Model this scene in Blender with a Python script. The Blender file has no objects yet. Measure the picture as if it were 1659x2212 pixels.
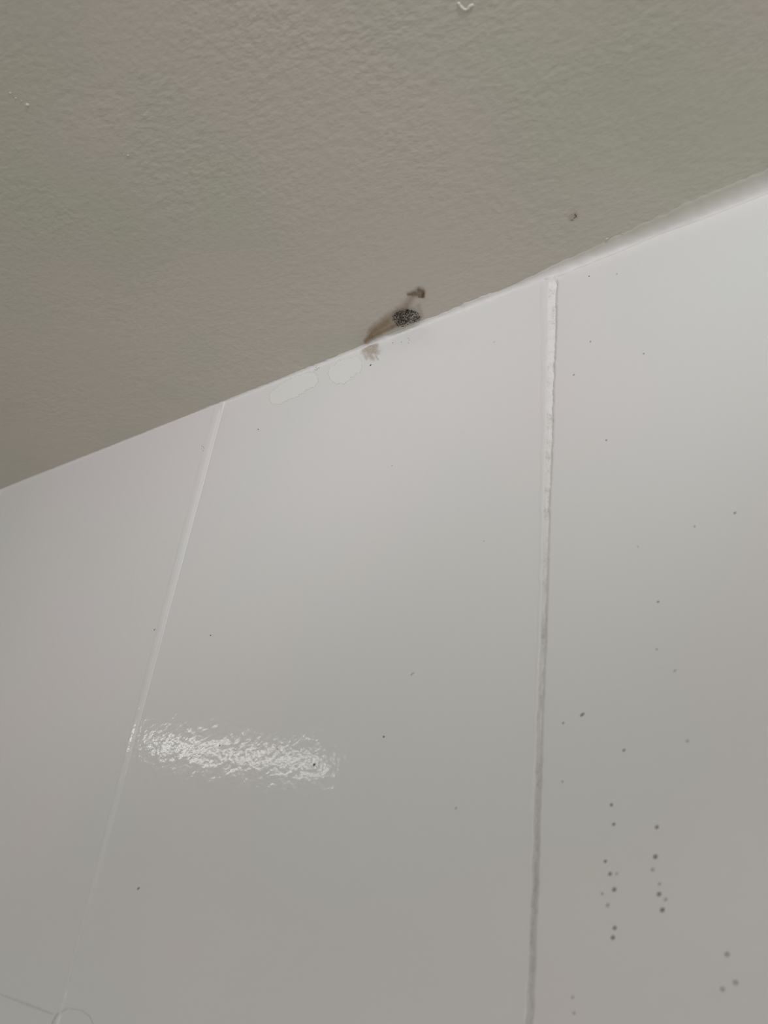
import bpy, bmesh, math, random
from mathutils import Vector, Matrix, noise

# ------------------------------------------------------------------ camera
W_PX, H_PX, F_PX = 1659.0, 2212.0, 2144.0
CX, CY = W_PX / 2, H_PX / 2
CEIL = 2.40                       # ceiling height
DIST = 0.413                      # lens to tiled wall
RISE = 0.505                      # ceiling above the lens
CAM = Vector((0.0, -DIST, CEIL - RISE))
# world axes seen by the camera (image right, image down, forward)
AX = Vector((3318, -931, -2144)).normalized()
AZ = Vector((468, -3271, 2144)); AZ = (AZ - AX * AZ.dot(AX)).normalized()
AY = AZ.cross(AX).normalized()
right = Vector((AX.x, AY.x, AZ.x)); down = Vector((AX.y, AY.y, AZ.y)); fwd = Vector((AX.z, AY.z, AZ.z))

scn = bpy.context.scene
COL = scn.collection
cam = bpy.data.cameras.new('camera'); camo = bpy.data.objects.new('camera', cam); COL.objects.link(camo)
cam.sensor_fit = 'VERTICAL'; cam.sensor_height = 7.3; cam.sensor_width = 7.3 * W_PX / H_PX
cam.lens = F_PX / H_PX * 7.3
cam.clip_start = 0.01
R = Matrix((right, -down, -fwd)).transposed()
camo.matrix_world = Matrix.Translation(CAM) @ R.to_4x4()
cam.dof.use_dof = True; cam.dof.focus_distance = 0.73; cam.dof.aperture_fstop = cam.lens / 3.4
scn.camera = camo

# ------------------------------------------------------------------ light and exposure
wd = bpy.data.worlds.new('world'); scn.world = wd; wd.use_nodes = True
wd.node_tree.nodes['Background'].inputs[0].default_value = (1, 1, 1, 1)
wd.node_tree.nodes['Background'].inputs[1].default_value = 0.0
scn.view_settings.view_transform = 'Standard'; scn.view_settings.look = 'None'
scn.view_settings.gamma = 1; scn.view_settings.use_curve_mapping = False
scn.view_settings.exposure = 0.0

def area(name, loc, target, sx, sy, watts, color):
    l = bpy.data.lights.new(name, 'AREA'); l.shape = 'RECTANGLE'; l.size = sx; l.size_y = sy
    l.energy = watts; l.color = color
    o = bpy.data.objects.new(name, l); COL.objects.link(o); o.location = loc
    o.rotation_euler = (Vector(target) - Vector(loc)).to_track_quat('-Z', 'Y').to_euler()
    return o
def bulb(name, loc, rad, watts, color):
    l = bpy.data.lights.new(name, 'POINT'); l.shadow_soft_size = rad; l.energy = watts; l.color = color
    o = bpy.data.objects.new(name, l); COL.objects.link(o); o.location = loc; return o
def spot(name, loc, target, deg, blend, rad, watts, color):
    l = bpy.data.lights.new(name, 'SPOT'); l.spot_size = math.radians(deg); l.spot_blend = blend
    l.shadow_soft_size = rad; l.energy = watts; l.color = color
    o = bpy.data.objects.new(name, l); COL.objects.link(o); o.location = loc
    o.rotation_euler = (Vector(target) - Vector(loc)).to_track_quat('-Z', 'Y').to_euler()
    return o
SPOT_AT = (0.35, -0.75, CEIL - 0.07)                              # two unseen spots added at the right to shape the wall's brightness
spot('added_spot_near', SPOT_AT, (-0.25, 0, CEIL + 0.12), 60, 1.0, 0.04, 12.6, (0.965, 0.96, 1.0))
spot('added_spot_far', SPOT_AT, (-0.75, 0, CEIL + 0.02), 42, 1.0, 0.04, 8.8, (0.965, 0.96, 1.0))
strip = area('strip_lamp', (-1.066, -0.625, 2.385), (-1.066, -0.625, 0), 0.27, 0.045, 0.28, (1, 0.99, 0.98)); strip.rotation_euler = (0, 0, math.radians(-32.8))
area('added_room_fill', (0.3, -2.45, 1.35), (0.3, 0, 1.35), 2.4, 1.6, 21.8, (0.99, 0.985, 0.985))  # added soft fill from the unseen front side, for ambient light

# ------------------------------------------------------------------ helpers
def ray(px, py):
    return (right * ((px - CX) / F_PX) + down * ((py - CY) / F_PX) + fwd)
def on_wall(px, py, off=0.0):
    """point of the painted wall seen at a pixel, lifted off it by 'off'"""
    d = ray(px, py); y = 0.0
    for _ in range(3):
        p = CAM + d * ((y - CAM.y) / d.y); y = wall_y(p.x, p.z) - off
    return p
def on_ceiling(px, py, off=0.0):
    """point of the ceiling (or of the filler bead under it) seen at a pixel"""
    d = ray(px, py); z = CEIL
    for _ in range(6):
        p = CAM + d * ((z - CAM.z) / d.z); z = ceil_z(p.x, p.y) - off
    return p
def n1(a, b, c=0.0): return noise.noise(Vector((a, b, c)))
def ceil_z(x, y):
    z = CEIL + 0.0012 * n1(x * 7, y * 7, 3.1) * min(1, -y / 0.05 + .05)
    r = bead_r(x)
    if -y < r: z = min(z, CEIL - r * (1 - math.sqrt(max(0, 1 - (1 - max(0, -y) / r) ** 2))))
    return z
def wall_y(x, z):
    y = relief(x, z) + tile_tilt(x)
    return y

def link(name, bm, mat, parent=None, smooth=True):
    me = bpy.data.meshes.new(name); bm.normal_update(); bm.to_mesh(me); bm.free()
    if smooth: me.polygons.foreach_set('use_smooth', [True] * len(me.polygons))
    o = bpy.data.objects.new(name, me); COL.objects.link(o)
    if mat: me.materials.append(mat)
    if parent: o.parent = parent
    return o
def tag(o, label=None, cat=None, group=None, kind=None):
    for k, v in (('label', label), ('category', cat), ('group', group), ('kind', kind)):
        if v: o[k] = v
    return o
def recentre(o):
    """put the origin of a mesh at its own middle"""
    c = Vector((0, 0, 0))
    for v in o.data.vertices: c += v.co
    c /= len(o.data.vertices)
    o.data.transform(Matrix.Translation(-c)); o.location = c
    return o

def new_mat(name):
    m = bpy.data.materials.new(name); m.use_nodes = True
    nt = m.node_tree; return m, nt, nt.nodes['Principled BSDF'], nt.nodes, nt.links
def noise_node(nt, coord, scale, detail=3, rough=0.5, stretch=None):
    n = nt.nodes.new('ShaderNodeTexNoise'); n.inputs['Scale'].default_value = scale
    n.inputs['Detail'].default_value = detail; n.inputs['Roughness'].default_value = rough
    if stretch:
        mp = nt.nodes.new('ShaderNodeMapping'); mp.inputs['Scale'].default_value = stretch
        nt.links.new(coord, mp.inputs['Vector']); coord = mp.outputs['Vector']
    nt.links.new(coord, n.inputs['Vector']); return n
def plain(name, col, rough=0.6, spec=0.4):
    m, nt, b, N, L = new_mat(name)
    tc = N.new('ShaderNodeTexCoord'); n = noise_node(nt, tc.outputs['Object'], 900, 3)
    mx = N.new('ShaderNodeMix'); mx.data_type = 'RGBA'
    mx.inputs[6].default_value = (*[c * 0.85 for c in col], 1); mx.inputs[7].default_value = (*[min(1, c * 1.12) for c in col], 1)
    L.new(n.outputs['Fac'], mx.inputs[0]); L.new(mx.outputs[2], b.inputs['Base Color'])
    b.inputs['Roughness'].default_value = rough; b.inputs['Specular IOR Level'].default_value = spec
    return m

# ceiling paint: matt beige-grey emulsion with fine roller stipple
def ceiling_mat():
    m, nt, b, N, L = new_mat('ceiling_emulsion')
    g = N.new('ShaderNodeNewGeometry'); P = g.outputs['Position']
    ncol = noise_node(nt, P, 5.0, 2)
    mx = N.new('ShaderNodeMix'); mx.data_type = 'RGBA'
    mx.inputs[6].default_value = (0.628, 0.628, 0.528, 1); mx.inputs[7].default_value = (0.688, 0.637, 0.568, 1)
    cr = N.new('ShaderNodeMapRange'); cr.inputs[1].default_value = .40; cr.inputs[2].default_value = .60
    L.new(ncol.outputs['Fac'], cr.inputs[0]); L.new(cr.outputs[0], mx.inputs[0]); L.new(mx.outputs[2], b.inputs['Base Color'])
    b.inputs['Roughness'].default_value = 0.42; b.inputs['Specular IOR Level'].default_value = 0.35
    n1 = noise_node(nt, P, 260, 2, .5, (0.8, 1.1, 1)); n2 = noise_node(nt, P, 110, 2, .5, (0.75, 1.1, 1))
    n3 = noise_node(nt, P, 14, 2)
    a = N.new('ShaderNodeMath'); a.operation = 'MULTIPLY_ADD'; a.inputs[1].default_value = 1.1
    L.new(n2.outputs['Fac'], a.inputs[0]); L.new(n1.outputs['Fac'], a.inputs[2])
    # stipple strength varies from patch to patch
    sr = N.new('ShaderNodeMapRange'); sr.inputs[1].default_value = .3; sr.inputs[2].default_value = .7
    sr.inputs[3].default_value = .35; sr.inputs[4].default_value = 1.0; L.new(n3.outputs['Fac'], sr.inputs[0])
    bp = N.new('ShaderNodeBump'); bp.inputs['Distance'].default_value = 0.00042
    L.new(a.outputs[0], bp.inputs['Height']); L.new(sr.outputs[0], bp.inputs['Strength'])
    L.new(bp.outputs[0], b.inputs['Normal'])
    return m

# gloss painted tile: white with orange-peel
def tile_mat():
    m, nt, b, N, L = new_mat('painted_tile_gloss')
    g = N.new('ShaderNodeNewGeometry'); P = g.outputs['Position']
    ncol = noise_node(nt, P, 4.0, 2)
    mx = N.new('ShaderNodeMix'); mx.data_type = 'RGBA'
    mx.inputs[6].default_value = (0.727, 0.740, 0.725, 1); mx.inputs[7].default_value = (0.755, 0.732, 0.735, 1)
    cr = N.new('ShaderNodeMapRange'); cr.inputs[1].default_value = .40; cr.inputs[2].default_value = .60
    L.new(ncol.outputs['Fac'], cr.inputs[0]); L.new(cr.outputs[0], mx.inputs[0]); L.new(mx.outputs[2], b.inputs['Base Color'])
    b.inputs['Roughness'].default_value = 0.075; b.inputs['Specular IOR Level'].default_value = 0.5
    n1 = noise_node(nt, P, 215, 2); n2 = noise_node(nt, P, 85, 2)
    a = N.new('ShaderNodeMath'); a.operation = 'MULTIPLY_ADD'; a.inputs[1].default_value = 1.6
    L.new(n2.outputs['Fac'], a.inputs[0]); L.new(n1.outputs['Fac'], a.inputs[2])
    bp = N.new('ShaderNodeBump'); bp.inputs['Distance'].default_value = 0.00011; bp.inputs['Strength'].default_value = 1
    L.new(a.outputs[0], bp.inputs['Height']); L.new(bp.outputs[0], b.inputs['Normal'])
    return m

def joint_mat():
    m, nt, b, N, L = new_mat('painted_joint')
    g = N.new('ShaderNodeNewGeometry'); P = g.outputs['Position']
    n = noise_node(nt, P, 900, 4, .6); n2 = noise_node(nt, P, 90, 2)
    mul = N.new('ShaderNodeMath'); mul.operation = 'MULTIPLY'; L.new(n.outputs['Fac'], mul.inputs[0]); L.new(n2.outputs['Fac'], mul.inputs[1])
    cr = N.new('ShaderNodeMapRange'); cr.inputs[1].default_value = .25; cr.inputs[2].default_value = .42; L.new(mul.outputs[0], cr.inputs[0])
    mx = N.new('ShaderNodeMix'); mx.data_type = 'RGBA'
    mx.inputs[6].default_value = (0.785, 0.772, 0.762, 1); mx.inputs[7].default_value = (0.55, 0.545, 0.53, 1)
    L.new(cr.outputs[0], mx.inputs[0]); L.new(mx.outputs[2], b.inputs['Base Color'])
    b.inputs['Roughness'].default_value = 0.3
    bp = N.new('ShaderNodeBump'); bp.inputs['Distance'].default_value = 0.0006; bp.inputs['Strength'].default_value = .7
    L.new(n.outputs['Fac'], bp.inputs['Height']); L.new(bp.outputs[0], b.inputs['Normal'])
    return m

def film_mat(name, col_a, col_b, scale, lo, hi, rough=0.6, detail=4):
    """thin stain: its cover follows the mesh's own 'cover' and a speckle"""
    m, nt, b, N, L = new_mat(name)
    at = N.new('ShaderNodeAttribute'); at.attribute_name = 'cover'
    g = N.new('ShaderNodeNewGeometry'); P = g.outputs['Position']
    n = noise_node(nt, P, scale, detail, .65)
    mr = N.new('ShaderNodeMapRange'); mr.inputs[1].default_value = .3; mr.inputs[2].default_value = .7
    mr.inputs[3].default_value = lo; mr.inputs[4].default_value = hi; L.new(n.outputs['Fac'], mr.inputs[0])
    mul = N.new('ShaderNodeMath'); mul.operation = 'MULTIPLY'; mul.use_clamp = True
    L.new(at.outputs['Fac'], mul.inputs[0]); L.new(mr.outputs[0], mul.inputs[1])
    mx = N.new('ShaderNodeMix'); mx.data_type = 'RGBA'
    mx.inputs[6].default_value = (*col_a, 1); mx.inputs[7].default_value = (*col_b, 1)
    L.new(at.outputs['Fac'], mx.inputs[0]); L.new(mx.outputs[2], b.inputs['Base Color'])
    L.new(mul.outputs[0], b.inputs['Alpha'])
    b.inputs['Roughness'].default_value = rough; b.inputs['Specular IOR Level'].default_value = .2
    return m

M_JOINT_SHADE = plain('joint_shade', (0.64, 0.625, 0.60), .5, .3); M_CEIL = ceiling_mat(); M_TILE = tile_mat(); M_JOINT = joint_mat()  # first material: groove shade painted as a darker joint tone
def bead_mat():
    m, nt, b, N, L = new_mat('filler_bead_paint')
    at = N.new('ShaderNodeAttribute'); at.attribute_name = 'overlap'
    g = N.new('ShaderNodeNewGeometry'); n = noise_node(nt, g.outputs['Position'], 45, 3)
    a = N.new('ShaderNodeMath'); a.operation = 'MULTIPLY_ADD'; a.inputs[1].default_value = .5; L.new(n.outputs['Fac'], a.inputs[0]); L.new(at.outputs['Fac'], a.inputs[2])
    mr = N.new('ShaderNodeMapRange'); mr.inputs[1].default_value = .42; mr.inputs[2].default_value = .90; L.new(a.outputs[0], mr.inputs[0])
    mx = N.new('ShaderNodeMix'); mx.data_type = 'RGBA'
    mx.inputs[6].default_value = (0.645, 0.635, 0.560, 1); mx.inputs[7].default_value = (0.80, 0.79, 0.78, 1)
    L.new(mr.outputs[0], mx.inputs[0]); L.new(mx.outputs[2], b.inputs['Base Color'])
    b.inputs['Roughness'].default_value = .35
    return m
M_BEAD = bead_mat()
M_WHITE = plain('white_gloss_paint', (0.80, 0.795, 0.775), 0.28, .5)
M_ROOM = plain('room_wall_paint', (0.62, 0.60, 0.56), 0.8, .2)
M_FLOOR = plain('vinyl_floor', (0.42, 0.38, 0.33), 0.5, .3)

# ------------------------------------------------------------------ room shell
XL, XR, YF = -1.9, 1.7, -2.5
def grid_plane(name, mat, fn, us, vs):
    bm = bmesh.new(); rows = [[bm.verts.new(fn(u, v)) for u in us] for v in vs]
    for j in range(len(vs) - 1):
        for i in range(len(us) - 1):
            bm.faces.new((rows[j][i], rows[j][i + 1], rows[j + 1][i + 1], rows[j + 1][i]))
    return link(name, bm, mat)
def lin(a, b, n): return [a + (b - a) * i / n for i in range(n + 1)]
def slab(name, mat, lo, hi):
    bm = bmesh.new(); bmesh.ops.create_cube(bm, size=1)
    for v in bm.verts: v.co = Vector([(lo[k] + hi[k]) / 2 + v.co[k] * (hi[k] - lo[k]) for k in range(3)])
    return tag(link(name, bm, mat, smooth=False), kind='structure')
T = 0.08
slab('floor', M_FLOOR, (XL - T, YF - T, -0.1), (XR + T, T, 0))
slab('wall_left', M_ROOM, (XL - T, YF - T, 0), (XL, 0.0, CEIL))
slab('wall_right', M_ROOM, (XR, YF - T, 0), (XR + T, 0.0, CEIL))
slab('wall_front', M_ROOM, (XL, YF - T, 0), (XR, YF, CEIL))

# ceiling: gently uneven plaster underside with a body above
def ceil_fn(x, y):
    h = 0.0012 * (noise.noise(Vector((x * 7, y * 7, 3.1)))) * min(1, -y / 0.05 + .05)
    return Vector((x, y, CEIL + h))
xs = lin(XL, -1.0, 10)[:-1] + lin(-1.0, 0.3, 160) + lin(0.3, XR, 14)[1:]
ys = lin(YF, -0.8, 14)[:-1] + lin(-0.8, 0.0, 110)
ys2 = [y for y in ys]
bm = bmesh.new(); rows = [[bm.verts.new(ceil_fn(x, y)) for x in xs] for y in ys2]
for j in range(len(ys2) - 1):
    for i in range(len(xs) - 1):
        bm.faces.new((rows[j][i], rows[j + 1][i], rows[j + 1][i + 1], rows[j][i + 1]))
top = [bm.verts.new((x, y, CEIL + .1)) for x, y in ((XL, YF), (XR, YF), (XR, 0), (XL, 0))]
bm.faces.new(top)
tag(link('ceiling', bm, M_CEIL), kind='structure')

# ---- tiled wall as a relief: three joints in view, each a shallow painted groove
TW = 0.300
JX = [-0.2185 - TW * 3, -0.2185 - TW * 2, -0.2185 - TW, -0.2185, -0.2185 + TW, -0.2185 + TW * 2]
def joint_params(k, z):
    """(depth, left ramp width, right roll width, rim) of joint k at height z"""
    t = max(0, min(1, (CEIL - z) / 0.45))
    if k == 3: return 0.0028 + 0.0004 * t, 0.0042 * (1 - t) ** 3 + 0.0013 + .0004 * n1(z * 90, 4.4), 0.0027, 0.00015
    if k == 2: return 0.00065 * (1 - t) + 0.00018, 0.0040 * (1 - t) + .0012, 0.0013, 0.0001
    return 0.0006, 0.003, 0.0015, 0.0001
def jx(k, z):
    w = 0.0006 * n1(z * 16, k * 7.7, 1.3) + 0.0003 * n1(z * 60, k * 3.1, 5.0)
    if k == 3: w += 0.00045 * n1(z * 320, 8.8) + 0.0004 * n1(z * 130, 2.8)
    return JX[k] + w
TILT = {0: 0, 1: 0.004, 2: -0.006, 3: 0.0, 4: -0.004, 5: 0, 6: 0}     # tiles are not quite in one plane
def relief(x, z):
    """how far the paint surface stands behind the nominal wall face (metres)"""
    d = 0.0004 * n1(x * 9, z * 9, 4.4)
    k = min(range(6), key=lambda q: abs(x - JX[q]))
    c = jx(k, z); dep, lw, rw, rim = joint_params(k, z)
    e = max(0, min(1, (CEIL - z - .0045) / .007)); e = e * e * (3 - 2 * e); dep *= e      # filled up under the ceiling bead
    if k == 3 and e < 1: d -= .0004 * (1 - e) * max(0, 1 - abs(x - c + .002) / .005)
    if x <= c:
        s = (c - x) / lw
        if s < 1: d += dep * (1 - s * s * (3 - 2 * s)) if k != 3 else dep * (1 - s) ** 0.8
        elif s < 2.2: d -= rim * math.sin((s - 1) / 1.2 * math.pi)
        if k == 3 and s < 1.1: d += 0.00028 * n1(x * 900, z * 700, 2) * (1.1 - s) + .0003 * n1(x * 300, z * 260, 7) * min(1, 1.1 - s)
    else:
        s = (x - c) / rw
        if s < 1: d += dep * (1 - math.sqrt(max(0, 1 - (1 - s) ** 2)))
        if s < 6: d += dep * (0.12 if k == 3 else .12) * (1 - s / 6) ** 2
    return d
def tile_tilt(x):
    k = sum(1 for q in JX if x > q)
    a = TILT.get(k, 0)
    mid = (JX[k - 1] + JX[k]) / 2 if 0 < k < 6 else x
    return a * (x - mid)
wx = set(lin(XL, -1.15, 8) + lin(-1.15, 0.12, 210) + lin(0.12, XR, 12))
for k in (1, 2, 3, 4):
    wx |= set(lin(JX[k] - 0.012, JX[k] + 0.009, 62 if k in (2, 3) else 20))
wx = sorted(wx)
tmp = [wx[0]]
for x in wx[1:]:
    if x - tmp[-1] > 0.00015: tmp.append(x)
wx = tmp
wz = lin(0, 1.7, 6)[:-1] + lin(1.7, 1.9, 60)[:-1] + lin(1.9, CEIL, 640)
# interior corners: the paint goes over the joint, so the left joint line is a real dip
bm = bmesh.new()
rows = [[bm.verts.new((x, relief(x, z) + tile_tilt(x), z)) for x in wx] for z in wz]
mats = []
for j in range(len(wz) - 1):
    for i in range(len(wx) - 1):
        f = bm.faces.new((rows[j][i], rows[j][i + 1], rows[j + 1][i + 1], rows[j + 1][i]))
        xm = (wx[i] + wx[i + 1]) / 2; zm = (wz[j] + wz[j + 1]) / 2
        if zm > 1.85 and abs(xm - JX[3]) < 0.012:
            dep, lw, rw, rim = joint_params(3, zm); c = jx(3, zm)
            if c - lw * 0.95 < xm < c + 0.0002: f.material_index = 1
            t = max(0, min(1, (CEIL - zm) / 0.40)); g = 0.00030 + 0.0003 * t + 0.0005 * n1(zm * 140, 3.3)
            if c - g < xm < c + 0.0003 + .0010 * t: f.material_index = 2  # darker faces put the groove's shade into its colour
bk = [bm.verts.new(p) for p in ((XL, T, 0), (XR, T, 0), (XR, T, CEIL), (XL, T, CEIL))]
bm.faces.new((bk[1], bk[0], bk[3], bk[2]))
wall = link('wall_back', bm, M_TILE); wall.data.materials.append(M_JOINT); wall.data.materials.append(M_JOINT_SHADE)
tag(wall, 'white gloss painted tile wall with vertical joints', kind='structure')

# ---- paint and filler bead where wall meets ceiling, widening to the right
def bead_r(x):
    pts = [(-1.9, .0016), (-.85, .0014), (-.56, .0018), (-.46, .0022), (-.36, .0036), (-.25, .0040), (-.20, .0075), (-.12, .0105), (0, .0145), (.2, .016), (1.7, .016)]
    for (a, ra), (b, rb) in zip(pts, pts[1:]):
        if x <= b: return ra + (rb - ra) * (x - a) / (b - a)
    return pts[-1][1]
bx = lin(XL, -1.0, 6)[:-1] + lin(-1.0, .2, 900) + lin(.2, XR, 10)[1:]
bm = bmesh.new(); prof = []; ov = bm.verts.layers.float.new('overlap')
for x in bx:
    r = bead_r(x); r1 = r * (1 + .30 * n1(x * 40, 1.1) + .12 * n1(x * 170, 9.1)); r2 = r * (1 + .22 * n1(x * 30, 7.1) + .10 * n1(x * 140, 3.1))
    if x < -.26: r1 *= 1 + .7 * max(0, n1(x * 55, 6.6)) + .35 * n1(x * 260, 2.2)
    w = max(0, min(1, (x + .25) / .10)); r1 *= 0.85 + .55 * w; r2 *= 1 - .52 * w
    ring = []
    for q in range(11):
        a = q / 10 * math.pi / 2
        # concave fillet from the ceiling (q=0) to the wall (q=10)
        y = -r1 * (1 - math.sin(a)) ; z = -r2 * (1 - math.cos(a))
        bump = 0.00010 * n1(x * 160, q * .7, 4) if 0 < q < 10 else 0
        vv = bm.verts.new((x, y + 0.0002 * (q / 10) - bump + (0.0016 if q == 10 else 0) , CEIL + z + (0.0014 if q == 0 else 0) - bump)); vv[ov] = q / 10 + (1 if x < -.3 else max(0, 1 - (x + .3) / .12)) * .6; ring.append(vv)
    prof.append(ring)
for A, B in zip(prof, prof[1:]):
    for q in range(10): bm.faces.new((A[q], A[q + 1], B[q + 1], B[q]))
trim = tag(link('trim_1', bm, M_BEAD), 'white painted filler bead between wall and ceiling', kind='structure')

# ------------------------------------------------------------------ marks
random.seed(11)
def seg_dist(p, a, b):
    ax, ay = a; bx_, by = b; vx, vy = bx_ - ax, by - ay
    L2 = vx * vx + vy * vy; t = 0 if L2 == 0 else max(0, min(1, ((p[0] - ax) * vx + (p[1] - ay) * vy) / L2))
    return math.hypot(p[0] - ax - t * vx, p[1] - ay - t * vy), t
def patch(name, plane, strokes, mat, step=1.2, off=0.00035, gain=1.0, soft=1.0, seed=0.0, wob=0.3):
    """thin film lying on a surface; strokes = [(x0,y0,r0,x1,y1,r1,density)]"""
    x0 = min(min(s[0] - s[2], s[3] - s[5]) for s in strokes) - 6; x1 = max(max(s[0] + s[2], s[3] + s[5]) for s in strokes) + 6
    y0 = min(min(s[1] - s[2], s[4] - s[5]) for s in strokes) - 6; y1 = max(max(s[1] + s[2], s[4] + s[5]) for s in strokes) + 6
    nx = int((x1 - x0) / step) + 1; ny = int((y1 - y0) / step) + 1
    dens = [[0] * (nx + 1) for _ in range(ny + 1)]
    for j in range(ny + 1):
        for i in range(nx + 1):
            x = x0 + i * step; y = y0 + j * step; d = 0
            for s in strokes:
                q, t = seg_dist((x, y), (s[0], s[1]), (s[3], s[4])); r = s[2] + (s[5] - s[2]) * t
                e = q / r + wob * n1(x / 9 + seed, y / 9, seed) + wob * .6 * n1(x / 3.5 + seed, y / 3.5, seed)
                d = max(d, s[6] * max(0, min(1, (1.15 - e) / soft)))
            dens[j][i] = d * gain
    bm = bmesh.new(); lay = bm.verts.layers.float.new('cover'); vs = {}
    def V(i, j):
        if (i, j) not in vs:
            v = bm.verts.new(plane(x0 + i * step, y0 + j * step, off)); v[lay] = dens[j][i]; vs[(i, j)] = v
        return vs[(i, j)]
    for j in range(ny):
        for i in range(nx):
            if max(dens[j][i], dens[j + 1][i], dens[j][i + 1], dens[j + 1][i + 1]) > 0.03:
                bm.faces.new((V(i, j), V(i, j + 1), V(i + 1, j + 1), V(i + 1, j)))
    return recentre(link(name, bm, mat))

M_BROWN = film_mat('brown_damp_stain', (0.42, 0.31, 0.20), (0.16, 0.105, 0.055), 900, .7, 1.1)
M_TAN = film_mat('tan_damp_stain', (0.42, 0.285, 0.17), (0.34, 0.215, 0.12), 1300, .45, 1.05)
M_GREY = film_mat('grey_mould_film', (0.50, 0.49, 0.44), (0.50, 0.50, 0.45), 1200, .4, 1.0)
M_BLACK = plain('black_mould', (0.022, 0.021, 0.016), .9, .1)
M_PALE = film_mat('pale_undercoat', (0.748, 0.758, 0.722), (0.748, 0.758, 0.722), 200, 6, 8, .12)

def ceil_mark(px, py, off=0.0): return on_ceiling(px, py, off + 0.0003)

tag(patch('damp_stain', ceil_mark, [
    (890, 643, 9, 872, 668, 13, .42), (872, 668, 13, 838, 690, 14, .55), (838, 696, 17, 806, 718, 14, .72),
    (812, 712, 9, 790, 737, 6, .85), (846, 706, 7, 906, 686, 5, .75), (796, 732, 5, 850, 706, 6, .85), (905, 662, 6, 912, 684, 5, .25)], M_TAN, soft=1.0, seed=3.3, wob=.16),
    'faint brown damp stain trailing along the ceiling edge below and left of the black mould', 'damp stain')
tag(patch('mould_spot', ceil_mark, [
    (907, 634, 12, 908, 633, 12, .62), (914, 633, 5, 913, 641, 4, 1.0), (897, 635, 7, 882, 636, 4, .75), (904, 628, 5, 914, 629, 3, .8), (905, 641, 4, 915, 640, 4, .8)], M_BROWN, off=0.0006, soft=.6, seed=8.1),
    'dark brown tadpole-shaped mould spot on the ceiling just above the black mould', 'mould spot')
tag(patch('damp_stain', on_wall, [
    (788, 748, 8, 812, 746, 8, .50), (792, 756, 14, 808, 757, 14, .48), (800, 767, 11, 803, 773, 8, .40), (787, 765, 5, 792, 774, 4, .35), (812, 768, 4, 816, 776, 3, .35)], M_TAN, soft=.9, off=.0004, seed=5.9, wob=.38),
    'brown blotchy stain on the white wall just under the ceiling edge', 'damp stain')
tag(patch('rust_spot', ceil_mark, [
    (1233, 474, 8, 1243, 464, 8, .10), (1242, 463, 2.0, 1245, 468, 1.8, 1.0), (1245, 468, 1.6, 1240, 471, 1.6, .9), (1233, 476, 2, 1238, 476, 2, .7), (1231, 465, 1.4, 1237, 463, 1.4, .4)], M_BROWN, step=.8, off=0.0006, soft=.7, seed=1.9, wob=.2),
    'tiny brown hooked rust spot alone on the ceiling right of the mould', 'rust spot')

# black mould colony: a grey film carrying several hundred raised specks
root = bpy.data.objects.new('mould_patch', None); COL.objects.link(root); root.location = ceil_mark(877, 684)
tag(root, 'black speckled mould colony on the ceiling touching the wall edge', 'mould patch')
def keep(o):
    o.parent = root; o.location = o.location - root.location
f = patch('mould_film', ceil_mark, [(865, 686, 16, 890, 682, 16, .6), (892, 684, 15, 897, 688, 11, .5)], M_GREY, soft=.5, off=.0008, seed=2.2); keep(f)
bm = bmesh.new()
def blob(bm, c, u, v, w, ru, rv, rw, seg=6):
    rings = []
    for q in range(3):
        a = q / 3 * math.pi / 2; rr = math.cos(a); h = math.sin(a)
        rings.append([bm.verts.new(c + u * (ru * rr * math.cos(2 * math.pi * i / seg)) + v * (rv * rr * math.sin(2 * math.pi * i / seg)) + w * (rw * h)) for i in range(seg)])
    t = bm.verts.new(c + w * rw)
    for A, B in zip(rings, rings[1:]):
        for i in range(seg): bm.faces.new((A[i], A[(i + 1) % seg], B[(i + 1) % seg], B[i]))
    for i in range(seg): bm.faces.new((rings[-1][i], rings[-1][(i + 1) % seg], t))
    bm.faces.new(rings[0][::-1])
UX, UY, UZ = Vector((1, 0, 0)), Vector((0, 1, 0)), Vector((0, 0, 1))
cnt = 0
while cnt < 560:
    x = random.uniform(845, 910); y = random.uniform(664, 706)
    e = ((x - 878) / 31) ** 2 + ((y - 689 + (x - 878) * .02) / 20.5) ** 2
    if e > 1 or y > 1052 - .396 * x - 1: continue
    # thicker at the left and along the upper rim, thin in the lower right
    p = 0.34 + .5 * math.exp(-((x - 860) / 9) ** 2 - ((y - 680) / 8) ** 2) + .4 * math.exp(-((x - 885) / 12) ** 2 - ((y - 673) / 6) ** 2) + .35 * n1(x / 5, y / 4, 6) - .25 * max(0, e - .6)
    if random.random() > p: continue
    c = ceil_mark(x, y, 0.0009); a = random.uniform(-.5, .9); u = Vector((math.cos(a), math.sin(a), 0)); v = Vector((-math.sin(a), math.cos(a), 0))
    r = random.uniform(.00016, .00034); blob(bm, c, u, v, -UZ, r * 1.35, r * 1.0, r * .6); cnt += 1
sp = recentre(link('mould_specks', bm, M_BLACK)); keep(sp)
tag(sp, 'black raised mould specks', kind='stuff')

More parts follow.
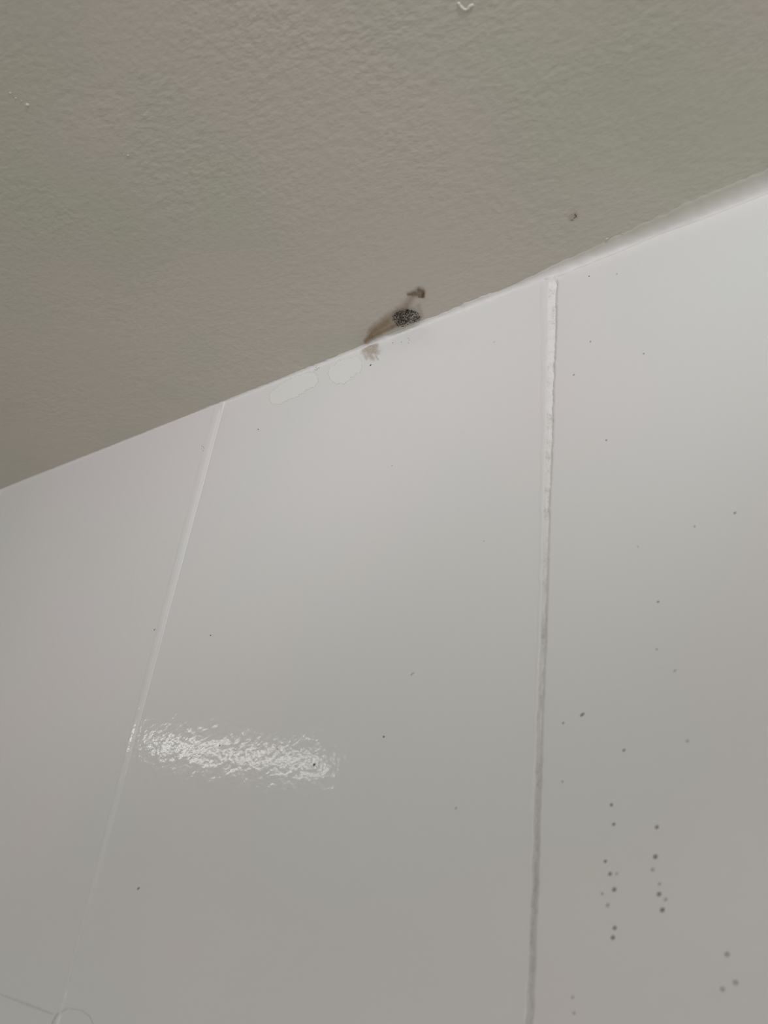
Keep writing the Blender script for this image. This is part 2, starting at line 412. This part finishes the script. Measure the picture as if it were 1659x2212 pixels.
# a few stray black specks in the wall stain and around it
M_SPD = plain('dark_dirt', (0.12, 0.11, 0.10), .7, .2)
M_SPM = plain('mid_grey_dirt', (0.30, 0.29, 0.28), .6, .3)
M_SPF = plain('faint_grey_dirt', (0.50, 0.49, 0.48), .5, .3)
LAB = {}
def speck(px, py, r, lvl, label, group, name='dirt_speck', ratio=1.0, ang=0.6):
    c = on_wall(px, py, 0.0004); s = (c - CAM).dot(fwd) / F_PX
    bm = bmesh.new(); u = Vector((math.cos(ang), 0, math.sin(ang))); v = Vector((-math.sin(ang), 0, math.cos(ang)))
    rr = r * s
    blob(bm, Vector((0, 0.0012, 0)), u, v, -UY, rr * ratio, rr, rr * .45 + 0.0010, 12)
    o = link(name, bm, (M_SPD, M_SPM, M_SPF)[lvl]); o.location = c
    return tag(o, label, 'speck', group)

G1 = 'grey specks on the right-hand tile'
G2 = 'dark specks on the middle tile'
for px, py, r, l, ratio, lab in [
    (828, 1591, 3.0, 0, 1.0, 'round black speck alone in the lower middle tile, right of the lamp reflection'),
    (678, 1651, 3.6, 0, 1.3, 'largest black speck at the right end of the lamp reflection on the middle tile'),
    (474, 1610, 2.0, 0, 1.6, 'tiny dark speck inside the left half of the lamp reflection'),
    (598, 1617, 1.6, 1, 1.4, 'tiny grey speck inside the right half of the lamp reflection'),
    (454, 1372, 2.0, 0, 1.3, 'small dark speck on the middle tile well above the lamp reflection'),
    (800, 788, 2.2, 0, 1.5, 'small dark speck directly below the brown stain on the wall'),
    (557, 927, 1.8, 0, 1.1, 'tiny dark speck on the middle tile near its top left corner'),
    (890, 1455, 3.0, 2, 2.4, 'faint grey streak-like speck in the centre of the middle tile'),
    (846, 1005, 1.8, 2, 1.5, 'very faint grey speck in the upper centre of the middle tile'),
    (1045, 1168, 2.0, 2, 1.3, 'very faint grey speck on the middle tile near the right joint'),
    (1067, 738, 1.8, 2, 2.2, 'faint grey streak high on the middle tile near the right joint'),
    (984, 1745, 3.0, 2, 1.6, 'faint grey speck low on the middle tile'),
    (333, 1360, 2.2, 1, 1.7, 'small grey speck on the left tile beside the left joint'),
    (298, 1919, 3.0, 1, 1.9, 'curved grey speck low on the middle tile beside the left joint')]:
    speck(px, py, r, l, lab, G2, ratio=ratio)
for px, py, r, l, ratio, lab in [
    (1272, 596, 1.8, 0, 1.5, 'tiny black speck near the top of the right tile, nearest below the ceiling bead'),
    (1332, 591, 1.8, 1, 1.3, 'tiny grey speck near the top of the right tile, right of the black one'),
    (1275, 737, 2.2, 1, 1.3, 'small grey speck high on the right tile beside the joint'),
    (1390, 763, 2.3, 1, 1.2, 'small grey speck high on the right tile, away from the joint'),
    (1239, 809, 2.2, 1, 1.6, 'small grey double speck on the right tile close to the joint'),
    (1309, 950, 2.8, 1, 1.0, 'round grey speck alone in the upper part of the right tile'),
    (1587, 1107, 3.4, 1, 1.2, 'dark grey speck near the right edge of the picture on the right tile'),
    (1500, 1136, 3.2, 2, 1.1, 'faint grey speck left of the dark one near the right edge'),
    (1421, 1299, 3.4, 1, 1.1, 'grey speck in the middle of the right tile'),
    (1418, 1402, 3.4, 2, 1.1, 'faint speck in the right tile below the middle grey speck'),
    (1457, 1448, 3.4, 2, 1.4, 'faint slanting speck just right of the middle of the right tile'),
    (1257, 1543, 4.2, 1, 1.8, 'elongated dark speck near the joint, upper right one of a close pair'),
    (1216, 1561, 3.0, 1, 1.2, 'small dark speck near the joint, lower left one of a close pair'),
    (1347, 1620, 3.8, 1, 1.3, 'grey speck above the left column of dots on the right tile'),
    (1484, 1600, 4.2, 2, 1.2, 'faint grey speck right of and above the columns of dots'),
    (1214, 1688, 3.4, 2, 1.2, 'faint grey speck close to the joint on the lower right tile'),
    (1378, 1180, 2.6, 2, 1.0, 'barely visible speck in the upper middle of the right tile')]:
    speck(px, py, r, l, lab, G1, ratio=ratio)
G3 = 'grey dots running down the lower right tile'
ordn = ['topmost', 'second from the top', 'third from the top', 'fourth from the top', 'fifth from the top', 'sixth from the top', 'seventh from the top', 'eighth from the top', 'ninth from the top', 'tenth from the top', 'lowest']
left = [(1320, 1738, 4.4, 1), (1325, 1780, 4.4, 1), (1307, 1860, 4.4, 1), (1317, 1887, 5.0, 1), (1331, 1887, 4.0, 2), (1326, 1921, 5.6, 1), (1300, 1930, 4.0, 2), (1312, 1955, 5.2, 2), (1327, 2004, 5.2, 1), (1323, 2025, 5.6, 1)]
rightc = [(1418, 1786, 5.0, 1), (1415, 1850, 5.8, 1), (1409, 1878, 5.0, 2), (1424, 1909, 4.2, 2), (1423, 1931, 5.6, 1), (1437, 1942, 4.8, 2), (1430, 1965, 6.0, 1)]
for col, word in ((left, 'left'), (rightc, 'right')):
    for i, (px, py, r, l) in enumerate(col):
        which = 'lowest' if i == len(col) - 1 else ordn[i]
        speck(px, py, r, l, f'grey dot, {which} in the {word} column on the right tile', G3, ratio=1.15)
for px, py, r, lab in [(1570, 2061, 7, 'faint blurred dot in the bottom right corner area, highest of three'),
                       (1588, 2122, 7, 'faint blurred dot in the bottom right corner area, rightmost of three'),
                       (1560, 2136, 6.5, 'faint blurred dot in the bottom right corner area, lowest of three'),
                       (1236, 2154, 4.5, 'faint dot near the bottom of the joint, upper one of two'),
                       (1239, 2188, 4.5, 'faint dot near the bottom of the joint, lower one of two')]:
    speck(px, py, r, 2, lab, G3)

# little crumbs of mould at wall marks
for pts, lab in [([(437, 964), (440, 966), (436, 970), (439, 974), (441, 969)], 'cluster of tiny grey crumbs on the left tile beside the left joint'),
                 ([(683, 794), (686, 797), (684, 800), (689, 795), (681, 799)], 'ring of tiny grey crumbs between the two pale patches'),
                 ([(882, 731), (885, 735), (883, 741), (868, 739), (849, 741)], 'row of tiny grey crumbs on the wall under the black mould')]:
    bm = bmesh.new(); base = on_wall(*pts[0], 0.0004)
    for p in pts:
        c = on_wall(*p, 0.0) - base; s = 0.00035
        blob(bm, Vector((c.x, .001, c.z)), UX, UZ, -UY, s * random.uniform(.7, 1.3), s * random.uniform(.7, 1.5), .0013, 7)
    o = link('dirt_crumbs', bm, M_SPM); o.location = base; tag(o, lab, 'crumbs', 'tiny grey crumbs on the wall')

# pale patches where the top coat has come off
tag(patch('bare_paint_patch', on_wall, [(598, 858, 14, 632, 838, 18, 1), (632, 838, 18, 670, 820, 14, 1)], M_PALE, step=2, soft=.25, off=.00008, seed=4.0, wob=.2),
    'pale oblong patch of bare undercoat on the wall, left one of two', 'paint patch', 'pale patches below the ceiling edge')
tag(patch('bare_paint_patch', on_wall, [(732, 808, 19, 765, 790, 15, 1), (735, 790, 8, 770, 780, 8, 1)], M_PALE, step=2, soft=.25, off=.00008, seed=9.0, wob=.2),
    'pale patch of bare undercoat on the wall left of the brown stain', 'paint patch', 'pale patches below the ceiling edge')

# raised blobs of paint on the ceiling
def paint_blob(pts, lab):
    bm = bmesh.new(); base = on_ceiling(pts[0][0], pts[0][1])
    for x, y, r, k in pts:
        c = on_ceiling(x, y) - base; s = (on_ceiling(x, y) - CAM).dot(fwd) / F_PX
        blob(bm, Vector((c.x, c.y, 0.0008)), UX, UY, -UZ, r * s * k, r * s, r * s * .4 + .0008, 14)
    o = link('paint_blob', bm, M_CEILBLOB); o.location = base; tag(o, lab, 'paint blob', 'raised paint blobs on the ceiling')
M_CEILBLOB = plain('ceiling_paint_blob', (0.70, 0.68, 0.60), .35, .4)
paint_blob([(59, 227, 5, 1.4), (46, 218, 2.5, 1), (34, 212, 3, 1), (22, 201, 3.2, 1)], 'trail of pale paint blobs on the ceiling at upper left')
paint_blob([(276, 336, 2.6, 1.8), (267, 333, 1.8, 1.3)], 'small pale paint nib on the ceiling left of centre')
paint_blob([(312, 249, 2.0, 2.2)], 'small slanting paint nib above the other on the left ceiling')
run = [(991, 8), (994, 14), (999, 19), (1005, 22), (1011, 20), (1016, 14), (1021, 11)]
paint_blob([(a[0] + (b[0] - a[0]) * t / 4, a[1] + (b[1] - a[1]) * t / 4, 5.2 + .6 * math.sin(i * 1.7), 1.0) for i, (a, b) in enumerate(zip(run, run[1:])) for t in range(4)], 'curved pale paint run on the ceiling at the top edge of the picture')
paint_blob([(1311, 516, 3.5, 1.8), (1344, 505, 2.5, 1.6)], 'pale paint nib on the ceiling edge right of the tall joint')

# blob of filler where each tall joint meets the ceiling bead
def filler(px, py, r, lab):
    c = on_wall(px, py, 0.0); bm = bmesh.new(); bmesh.ops.create_icosphere(bm, subdivisions=3, radius=1)
    for v in bm.verts:
        n = 1 + .25 * n1(v.co.x * 2 + px, v.co.y * 2, v.co.z * 2)
        v.co = Vector((v.co.x * r * 1.5 * n, v.co.y * r * .40, v.co.z * r * .8 * n))
    o = link('filler_blob', bm, M_WHITE); o.location = Vector((c.x, .0004, c.z)); tag(o, lab, 'filler', 'filler blobs at the joint tops')
filler(1188, 594, .0042, 'white lump of filler where the tall right joint meets the ceiling')
filler(4, 1052, .0030, 'white lump of filler at the left edge of the picture under the ceiling')

# faint pinkish-brown hairline tint at the bottom left
M_HAIRLINE = film_mat('mark', (0.50, 0.44, 0.43), (0.46, 0.40, 0.39), 500, .5, 1.0)
tag(patch('hairline_mark', on_wall, [(-12, 2143, 3, 60, 2170, 5, .16), (60, 2170, 5, 112, 2190, 3, .18), (112, 2212, 2.5, 122, 2192, 3.2, .38), (122, 2192, 3, 146, 2178, 2, .22),
    (146, 2178, 2, 176, 2182, 2, .18), (176, 2182, 2, 193, 2195, 2, .24), (193, 2195, 2, 206, 2222, 2, .26)], M_HAIRLINE, step=1.5, soft=1, off=.0004, seed=6.0, wob=.15),
    'faint wavy hairline mark in the bottom left corner of the wall', 'mark')
